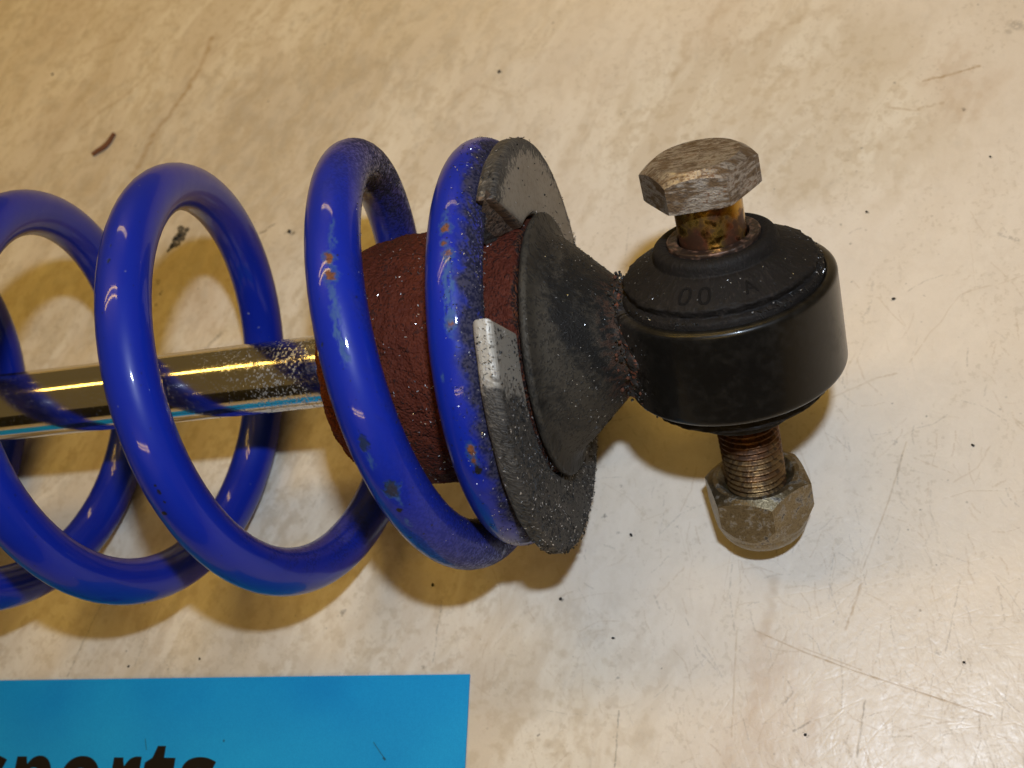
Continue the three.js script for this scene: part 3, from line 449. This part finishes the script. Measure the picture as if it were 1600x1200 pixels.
// angle of a hex corner in BOLT's y-z plane when CylinderGeometry starts at its own +z
const bolt = thing('hex_bolt', 'corroded hex bolt standing through the black mounting eye', 'bolt', V(0, 0, 30));
{
  const head = hexGeometry(26.5, 33.2, 17.7, 0.52, 2.1, 0.25, 7.5, 9.7);
  head.translate(0, -0.5, 0); faceUV(head, 1 / 24, 0);
  const s = surface(1024, 1024, (u, v) => {
    const x = u * 24, y = v * 24, n = fbm(x * 0.35, y * 0.35, 4, 1000), f = fbm(x * 0.7, y * 2.2, 5, 1020), g = fbm(x * 2.6, y * 4.2, 4, 1040);
    let c = mix3([0.14, 0.09, 0.05], [0.20, 0.145, 0.095], n); const zinc = sstep(0.38, 0.62, f * 0.6 + n * 0.4); c = mix3(c, [0.52, 0.50, 0.48], 0.75 * zinc);
    c = mix3(c, [0.05, 0.035, 0.028], 0.6 * sstep(0.54, 0.7, g)); c = mix3(c, [0.26, 0.12, 0.04], 0.5 * sstep(0.6, 0.7, g * 0.5 + n * 0.5));
    return { c, r: 0.40 + 0.25 * g, m: 0.7 + 0.2 * zinc, h: 0.5 + 0.5 * (g - 0.5) + 0.2 * (f - 0.5) };
  });
  const m = part('head', head, BOLT, physical(s, { metalness: 1, bumpScale: 0.00016 }), bolt); m.userData.label = 'brown weathered hexagonal bolt head';
  const ss = surface(256, 512, (u, v) => { const f = fbm(u * 14, v * 26, 4, 1060), n = fbm(u * 2.5, v * 9, 3, 1080); let c = mix3([0.48, 0.29, 0.06], [0.34, 0.12, 0.07], sstep(0.40, 0.6, n)); c = mix3(c, [0.05, 0.026, 0.014], 0.9 * sstep(0.40, 0.58, n * 0.6 + f * 0.4)); const gr = sstep(0.40, 0.58, n * 0.6 + f * 0.4); return { c, r: 0.16 + 0.28 * gr, m: 1 - 0.4 * gr, h: f }; });
  part('shank', revolve(rounded([[-10, 0.01], [-10, 5.98], [26.9, 5.98], [26.9, 0.01]]), 72, { s0: 10, s1: 30 }), BOLT, physical(ss, { metalness: 1, bumpScale: 0.00003 }), bolt).userData.label = 'yellow zinc plated bolt shank';
  // thread: M12 fine, a helical ridge
  const P = [], U = [], I = [], PITCH = 1.28, n = 60, s0 = -46.4, s1 = -10, per = 8, rows = Math.round((s1 - s0) / PITCH * per);
  for (let i = 0; i <= rows; i++) for (let j = 0; j <= n; j++) { const a = j / n * Math.PI * 2, x = s0 + (s1 - s0) * i / rows; let q = (x / PITCH + j / n) % 1; if (q < 0) q += 1; const tri = Math.abs(q - 0.5) * 2, r = 5.15 + 0.78 * Math.min(1, Math.max(0, tri * 1.3 - 0.15)); P.push(x, r * Math.cos(a), r * Math.sin(a)); U.push((x - s0) / 40, j / n); }
  for (let i = 0; i < rows; i++) for (let j = 0; j < n; j++) { const a = i * (n + 1) + j, b = a + n + 1; I.push(a, a + 1, b, b, a + 1, b + 1); }
  const tg = new THREE.BufferGeometry(); tg.setAttribute('position', new THREE.Float32BufferAttribute(P, 3)); tg.setAttribute('uv', new THREE.Float32BufferAttribute(U, 2)); tg.setIndex(I); tg.computeVertexNormals();
  const ts = surface(512, 512, (u, v) => { const f = fbm(u * 70, v * 60, 4, 1100), n = fbm(u * 5, v * 5, 3, 1120); let c = mix3([0.24, 0.15, 0.065], [0.15, 0.07, 0.032], sstep(0.4, 0.62, n)); c = mix3(c, [0.04, 0.024, 0.016], 0.7 * sstep(0.46, 0.66, f)); return { c, r: 0.28 + 0.35 * f, m: 0.8, h: f }; });
  part('thread', tg, BOLT, physical(ts, { metalness: 1, bumpScale: 0.0001 }), bolt).userData.label = 'rusty brown bolt thread';
}
const nut = thing('lock_nut', 'dull zinc lock nut on the lower end of the rusty bolt', 'nut', V(4, 0, 26));
{
  const hx = hexGeometry(-45.4, -34.0, 18.7, 0.27, 1.9, 5.6, 8.5, 8.7, 6.05, 1.5);
  const collar = revolve(dense(rounded([[-43.2, 9.1], [-45.8, 8.9, 1.8], [-47.9, 7.3, 2.2], [-48.0, 5.6, 0.4], [-46, 5.3]]), 0.4), 72, { s0: -50, s1: -30 });
  faceUV(hx, 1 / 24, 0.2); faceUV(collar, 1 / 24, 0.2);
  const s = surface(1024, 1024, (u, v) => {
    const x = u * 24, y = v * 24, n = fbm(x * 0.3, y * 0.3, 4, 1200), f = fbm(x * 1.2, y * 1.2, 4, 1220), g = fbm(x * 5, y * 5, 2, 1240);
    let c = mix3([0.225, 0.175, 0.098], [0.30, 0.245, 0.155], n); const smear = sstep(0.5, 0.72, f * 0.7 + n * 0.3); c = mix3(c, [0.42, 0.40, 0.37], 0.7 * smear); c = mix3(c, [0.03, 0.025, 0.02], 0.8 * sstep(0.60, 0.72, f * 0.6 + n * 0.4)); c = mix3(c, [0.08, 0.055, 0.035], 0.4 * sstep(0.55, 0.7, g));
    return { c, r: 0.30 + 0.3 * f, m: 0.95 - 0.4 * smear, h: 0.5 + 0.4 * (f - 0.5) + 0.2 * (g - 0.5) };
  });
  const zinc = physical(s, { metalness: 1, bumpScale: 0.00012 });
  part('nut_body', hx, BOLT, zinc, nut); part('collar', collar, BOLT, zinc, nut);
  const ys = surface(256, 128, (u, v) => { const f = fbm(u * 20, v * 20, 3, 1260); return { c: mix3([0.42, 0.33, 0.06], [0.20, 0.17, 0.07], f), r: 0.4, m: 0.6, h: f }; });
  part('countersink', revolve([[-33.97, 7.62], [-35.6, 6.0]], 64, { s0: -36, s1: -33 }), BOLT, physical(ys, { metalness: 1, bumpScale: 0.0001 }), nut).userData.label = 'yellow passivated countersink of the nut';
}

// ---------------------------------------------------------------- blue printed card
{
  const corner = pixelOn(735, 1054), along = pixelOn(0, 1063.5).sub(corner).normalize(), down = V(0, 1, 0).cross(along).negate(); if (down.z < 0) down.negate();
  const Wc = 215, Hc = 74, PXM = 9.4, cw = 2021, chh = Math.round(Hc * PXM);
  const cv = document.createElement('canvas'); cv.width = cw; cv.height = chh; const x = cv.getContext('2d');
  x.fillStyle = '#3f9fd6'; x.fillRect(0, 0, cw, chh);
  const img = x.getImageData(0, 0, cw, chh), d = img.data;
  for (let j = 0; j < chh; j++) for (let i = 0; i < cw; i++) { const k = (j * cw + i) * 4, n = (fbm(i * 0.006, j * 0.006, 3, 1300) - 0.5) * 16 + (noise(i * 0.8, j * 0.8, 1310) - 0.5) * 16; d[k] = 16 + n * 0.6; d[k + 1] = 147 + n; d[k + 2] = 213 + n * 0.7; }
  x.putImageData(img, 0, 0);
  // lettering: the tops of the letters stand at these pixels of the photograph
  const toCard = (px, py) => { const p = pixelOn(px, py).sub(corner); return [cw - p.dot(along) * cw / Wc, p.dot(down) * chh / Hc]; };
  const [lx] = toCard(25, 1185), [rx] = toCard(341, 1190), [, topY] = toCard(180, 1183);
  x.fillStyle = '#120c0a'; x.textBaseline = 'alphabetic'; let size = 200; x.font = `bold ${size}px sans-serif`;
  const letters = 'ports', wide = x.measureText(letters).width; size *= (rx - lx) / (wide * 0.965); x.font = `bold ${size}px sans-serif`;
  const base = topY + size * 0.548; x.fillText(letters, lx - size * 0.05, base); const sw = x.measureText('s').width; x.fillText('s', lx - size * 0.05 - sw, base);
  x.strokeStyle = 'rgba(30,60,80,0.7)'; x.lineWidth = 1.6; const sc = (a) => { x.beginPath(); a.forEach(([px, py], i) => { const q = toCard(px, py); i ? x.lineTo(...q) : x.moveTo(...q); }); x.stroke(); };
  sc([[585, 1160], [597, 1178], [603, 1186]]); sc([[229, 1155], [231, 1172]]); x.lineWidth = 4; sc([[600, 1184], [604, 1188]]); sc([[351, 1157], [353, 1159]]);
  const tex = new THREE.CanvasTexture(cv); tex.colorSpace = THREE.SRGBColorSpace; tex.magFilter = THREE.LinearFilter;
  const c = thing('blue_card', 'bright blue card with bold black printed lettering lying beside the spring', 'card', corner.clone().setY(0));
  const g = new THREE.BoxGeometry(Wc, 0.35, Hc, 60, 1, 24), pos = g.attributes.position;
  for (let i = 0; i < pos.count; i++) { const X = pos.getX(i) + Wc / 2, Z = pos.getZ(i) + Hc / 2; pos.setXYZ(i, X, pos.getY(i) + 0.2 + 0.25 * Math.sin(X * 0.021 + 0.6) ** 2, Z); }
  g.computeVertexNormals(); setUV(g, (X, Y, Z) => [1 - X / Wc, 1 - Z / Hc]);
  const fr = new THREE.Matrix4().makeBasis(along, V(0, 1, 0), down).setPosition(corner.clone().setY(0.02));
  if (fr.determinant() < 0) { const id = g.index.array; for (let i = 0; i < id.length; i += 3) { const t = id[i]; id[i] = id[i + 1]; id[i + 1] = t; } }
  const card = part('card_sheet', g, fr, new THREE.MeshPhysicalMaterial({ map: tex, roughness: 0.6, specularIntensity: 0.35 }), c);
  card.geometry.computeVertexNormals();
}

// ---------------------------------------------------------------- filings and grit caught in the grease
{
  const r = rng(77), shard = new THREE.TetrahedronGeometry(1, 0); shard.scale(1.5, 0.35, 0.55);
  const needle = new THREE.BoxGeometry(2, 0.22, 0.22), crumb = new THREE.IcosahedronGeometry(0.8, 0); { const p = crumb.attributes.position; for (let i = 0; i < p.count; i++) { const k = 0.75 + 0.5 * lat(Math.round(p.getX(i) * 9), Math.round(p.getY(i) * 9 + p.getZ(i) * 5), 3); p.setXYZ(i, p.getX(i) * k, p.getY(i) * k, p.getZ(i) * k); } crumb.computeVertexNormals(); }
  const bright = new THREE.MeshStandardMaterial({ color: lin(0.7, 0.7, 0.72), metalness: 0.75, roughness: 0.32 }), black = new THREE.MeshStandardMaterial({ color: lin(0.008, 0.008, 0.008), roughness: 0.55 }), rust = new THREE.MeshStandardMaterial({ color: lin(0.075, 0.024, 0.011), roughness: 0.85 });
  const lists = { bright: [], black: [], rust: [], needle: [] };
  const put = (kind, p, n, size) => {                          // p, n in world mm
    const q = new THREE.Quaternion().setFromUnitVectors(V(0, 1, 0), n.clone().normalize()).multiply(new THREE.Quaternion().setFromEuler(new THREE.Euler((r() - 0.5) * 1.1, r() * 6.28, (r() - 0.5) * 1.1)));
    const k = size * MM; lists[kind].push(new THREE.Matrix4().compose(p.clone().addScaledVector(n, size * 0.15).sub(SHOCK_BASE).multiplyScalar(MM), q, V(k, k, k)));
  };
  const scatter = (p, n, mixb = 0.35, big = 1) => { const u = r(); if (u < mixb) put('bright', p, n, (0.13 + 0.2 * r()) * big); else if (u < mixb + 0.4) put('needle', p, n, (0.22 + 0.28 * r()) * big); else put('black', p, n, (0.14 + 0.22 * r() * r()) * big); };
  const loc = (p, n) => [toWorld(p), n.clone().transformDirection(FRAME)];
  // retainer face and rim
  for (let i = 0; i < 9000; i++) {
    const a = r() * 6.283, rr = Math.sqrt(r()) * 39.3, y = rr * Math.cos(a), z = rr * Math.sin(a), al = SLOT.ux * y + SLOT.uy * z, of = -SLOT.uy * y + SLOT.ux * z;
    if (rr < 24.5 || (of > SLOT.lo && of < SLOT.hi && al > 0)) continue;
    const d = fbm(y * 0.2, z * 0.2, 3, 1400); if (of < SLOT.lo && al > -26 && r() > 0.03) continue; if (of > 0 && of < 13 && al > 6 && r() > 0.3) continue; if (d < 0.4 && r() > 0.3) continue;
    scatter(...loc(V(71.5, y, z), V(1, 0, 0)), 0.16);
  }
  for (let i = 0; i < 900; i++) { const a = r() * 6.283, y = 39.4 * Math.cos(a), z = 39.4 * Math.sin(a), al = SLOT.ux * y + SLOT.uy * z, of = -SLOT.uy * y + SLOT.ux * z; if ((of > SLOT.lo && of < SLOT.hi && al > 0) || (of < SLOT.lo && r() > 0.2)) continue; scatter(...loc(V(68.6 + 2.6 * r(), y, z), V(0, Math.cos(a), Math.sin(a))), 0.2); }
  // wall of the slot
  for (let i = 0; i < 700; i++) { const al = mix(-2, 33, r()), s = mix(59, 71, r()); if (s < 68 && al > 20) continue; const y = SLOT.ux * al - SLOT.uy * SLOT.lo, z = SLOT.uy * al + SLOT.ux * SLOT.lo; scatter(...loc(V(s, y, z), V(0, -SLOT.uy, SLOT.ux)), 0.25); }
  // flared mount
  for (let i = 0; i < 1700; i++) { const a = r() * 6.283, s = mix(72.5, 85, r()), q = s < 73.6 ? 25 : s < 79.6 ? mix(21.9, 16.6, (s - 73.6) / 6) : mix(16.6, 10.4, (s - 79.6) / 6.4); const n = V(0.7, Math.cos(a) * 0.7, Math.sin(a) * 0.7).normalize(); scatter(...loc(V(s, q * Math.cos(a), q * Math.sin(a)), n), 0.16, 0.75); }
  // bump stop
  for (let i = 0; i < 1300; i++) { const a = r() * 6.283, s = mix(42, 66, Math.sqrt(r())); scatter(...loc(V(s, 24.5 * Math.cos(a), 24.5 * Math.sin(a)), V(0, Math.cos(a), Math.sin(a))), 0.6, 0.85); }
  // spring: inner and retainer-side flank of the last two coils
  for (let i = 0; i < 9000; i++) { const t = mix(0.95, 2.6, r()), ph = r() * 6.283, to = -Math.sin(ph), inn = -Math.cos(ph); const want = t > 1.72 ? sstep(-0.3, 0.6, to + 0.2) : sstep(0.25, 0.9, inn * 0.55 + to * 0.65) * (0.45 + 0.4 * sstep(1.2, 1.6, t)); if (r() > want) continue; const { p, n } = wirePoint(t, ph); scatter(...loc(p, n), t > 1.72 ? 0.3 : 0.22, 0.62); }
  for (let i = 0; i < 90; i++) { const t = mix(0.1, 0.6, r()), { p, n } = wirePoint(t, Math.PI + (r() - 0.5) * 1.2); scatter(...loc(p, n), 0.15, 0.6); }
  // rod next to the bump stop
  for (let i = 0; i < 150; i++) { const s = 31 - 42 * r() * r(), a = r() * 6.283; scatter(...loc(V(s, 7.36 * Math.cos(a), 7.36 * Math.sin(a)), V(0, Math.cos(a), Math.sin(a))), 0.2, 0.5); }
  // weld and the side of the eye towards it; edge of the rubber
  for (let i = 0; i < 900; i++) { const a = (r() - 0.5) * 1.7 + Math.PI, x = mix(-9, 9, r()); if (Math.abs(a - Math.PI) > 0.35 + 0.5 * r()) continue; const n = V(0, Math.cos(a), Math.sin(a)), p = V(x, 20.2 * Math.cos(a), 20.2 * Math.sin(a)).applyMatrix4(BOLT); const nw = n.transformDirection(BOLT); if (r() < 0.07) put('rust', p, nw, 0.15 + 0.25 * r()); else scatter(p, nw, 0.22, 0.9); }
  for (let i = 0; i < 700; i++) { const a = r() * 6.283, x = 9.3 + 1.5 * r(), q = mix(18.3, 16.9, r()); const lump = fbm(Math.cos(a) * 3, Math.sin(a) * 3, 2, 1420); if (lump < 0.47) continue; scatter(V(x, q * Math.cos(a), q * Math.sin(a)).applyMatrix4(BOLT), V(0.7, Math.cos(a) * 0.7, Math.sin(a) * 0.7).transformDirection(BOLT), 0.14, 0.95); }
  for (let i = 0; i < 320; i++) { const a = r() * 6.283, k = r(); scatter(V(mix(12.8, 15.2, k), mix(16.5, 12, k) * Math.cos(a), mix(16.5, 12, k) * Math.sin(a)).applyMatrix4(BOLT), V(0.88, Math.cos(a) * 0.48, Math.sin(a) * 0.48).transformDirection(BOLT), 0.16, 0.5); }
  for (let i = 0; i < 220; i++) { const a = r() * 6.283; scatter(V(17.6, 9.6 * Math.cos(a), 9.6 * Math.sin(a)).applyMatrix4(BOLT), V(0.8, Math.cos(a) * 0.6, Math.sin(a) * 0.6).transformDirection(BOLT), 0.1, 0.8); }
  for (let i = 0; i < 170; i++) { const a = r() * 6.283, k = 11.2 + (r() - 0.5) * 2; put(r() < 0.2 ? 'rust' : 'black', toWorld(V(85 + 2.4 * r(), k * Math.cos(a), k * Math.sin(a))), V(-0.4, Math.cos(a), Math.sin(a)).transformDirection(FRAME), 0.2 + 0.35 * r()); }
  const inst = (name, geo, mat, list, label) => { const m = new THREE.InstancedMesh(geo, mat, list.length); list.forEach((q, i) => m.setMatrixAt(i, q)); m.name = name; m.userData = { kind: 'stuff', label }; m.castShadow = m.receiveShadow = true; shock.add(m); };
  inst('metal_filings', shard, bright, lists.bright, 'bright metal filings stuck in the grease');
  inst('dark_needles', needle, black, lists.needle, 'black needle shaped filings stuck in the grease');
  inst('black_grit', crumb, black, lists.black, 'crumbs of black grit stuck in the grease');
  inst('rust_crumbs', crumb, rust, lists.rust, 'orange rust crumbs around the weld');
}

// ---------------------------------------------------------------- small things on the bench
{
  const r = rng(91), crumb = new THREE.IcosahedronGeometry(1, 1); { const p = crumb.attributes.position; for (let i = 0; i < p.count; i++) { const k = 0.7 + 0.6 * noise(p.getX(i) * 2 + 9, p.getY(i) * 2 + p.getZ(i) * 3 + 5, 60); p.setXYZ(i, p.getX(i) * k, p.getY(i) * k * 0.6, p.getZ(i) * k); } crumb.computeVertexNormals(); }
  const list = []; for (const [px, py, s] of [[876, 936, 0.5], [82, 116, 0.45], [1396, 467, 0.35], [1354, 331, 0.35], [1547, 245, 0.3], [1258, 1148, 0.35], [1506, 1035, 0.32], [676, 914, 0.35], [312, 1029, 0.3], [201, 1041, 0.3], [275, 373, 0.9], [281, 368, 0.8], [269, 384, 0.6], [986, 836, 0.35], [780, 112, 0.5], [452, 362, 0.6], [1520, 696, 0.3], [958, 997, 0.28]]) { const p = pixelOn(px, py); list.push(new THREE.Matrix4().compose(V(p.x, s * 0.3, p.z).multiplyScalar(MM), new THREE.Quaternion().setFromEuler(new THREE.Euler(0, r() * 6, 0)), V(s * 0.75, s * 0.55, s * (0.6 + 0.7 * r())).multiplyScalar(MM))); }
  const m = new THREE.InstancedMesh(crumb, new THREE.MeshStandardMaterial({ color: lin(0.012, 0.011, 0.010), roughness: 0.7 }), list.length); list.forEach((q, i) => m.setMatrixAt(i, q)); m.name = 'bench_grit'; m.userData = { kind: 'stuff', label: 'dark crumbs of grit scattered on the bench', category: 'grit' }; m.castShadow = m.receiveShadow = true; scene.add(m);
  const a = pixelOn(146, 243), b = pixelOn(180, 210), mid = a.clone().lerp(b, 0.55).add(V(1.0, 0, 0.5));
  const tube = new THREE.TubeGeometry(new THREE.CatmullRomCurve3([a, mid, b].map((p) => p.clone().setY(0.5))), 24, 0.8, 8); { const p = tube.attributes.position, uv = tube.attributes.uv; for (let i = 0; i < p.count; i++) { const u = uv.getX(i), c = a.clone().lerp(b, u); const k = 0.35 + 0.9 * Math.sin(Math.PI * Math.min(1, u * 0.9 + 0.08)) * (0.8 + 0.4 * noise(u * 9, uv.getY(i) * 4, 4)); p.setXYZ(i, mix(c.x, p.getX(i), 0.55 + 0.45 * k), Math.max(0.03, p.getY(i) * 0.9), mix(c.z, p.getZ(i), 0.55 + 0.45 * k)); } tube.computeVertexNormals(); }
  const t = thing('rust_sliver', 'small curved reddish brown sliver lying on the bench', 'sliver', a.clone().setY(0)); part('flake', tube, new THREE.Matrix4(), new THREE.MeshStandardMaterial({ color: lin(0.16, 0.06, 0.022), roughness: 0.85 }), t);
}

renderer.render(scene, camera);
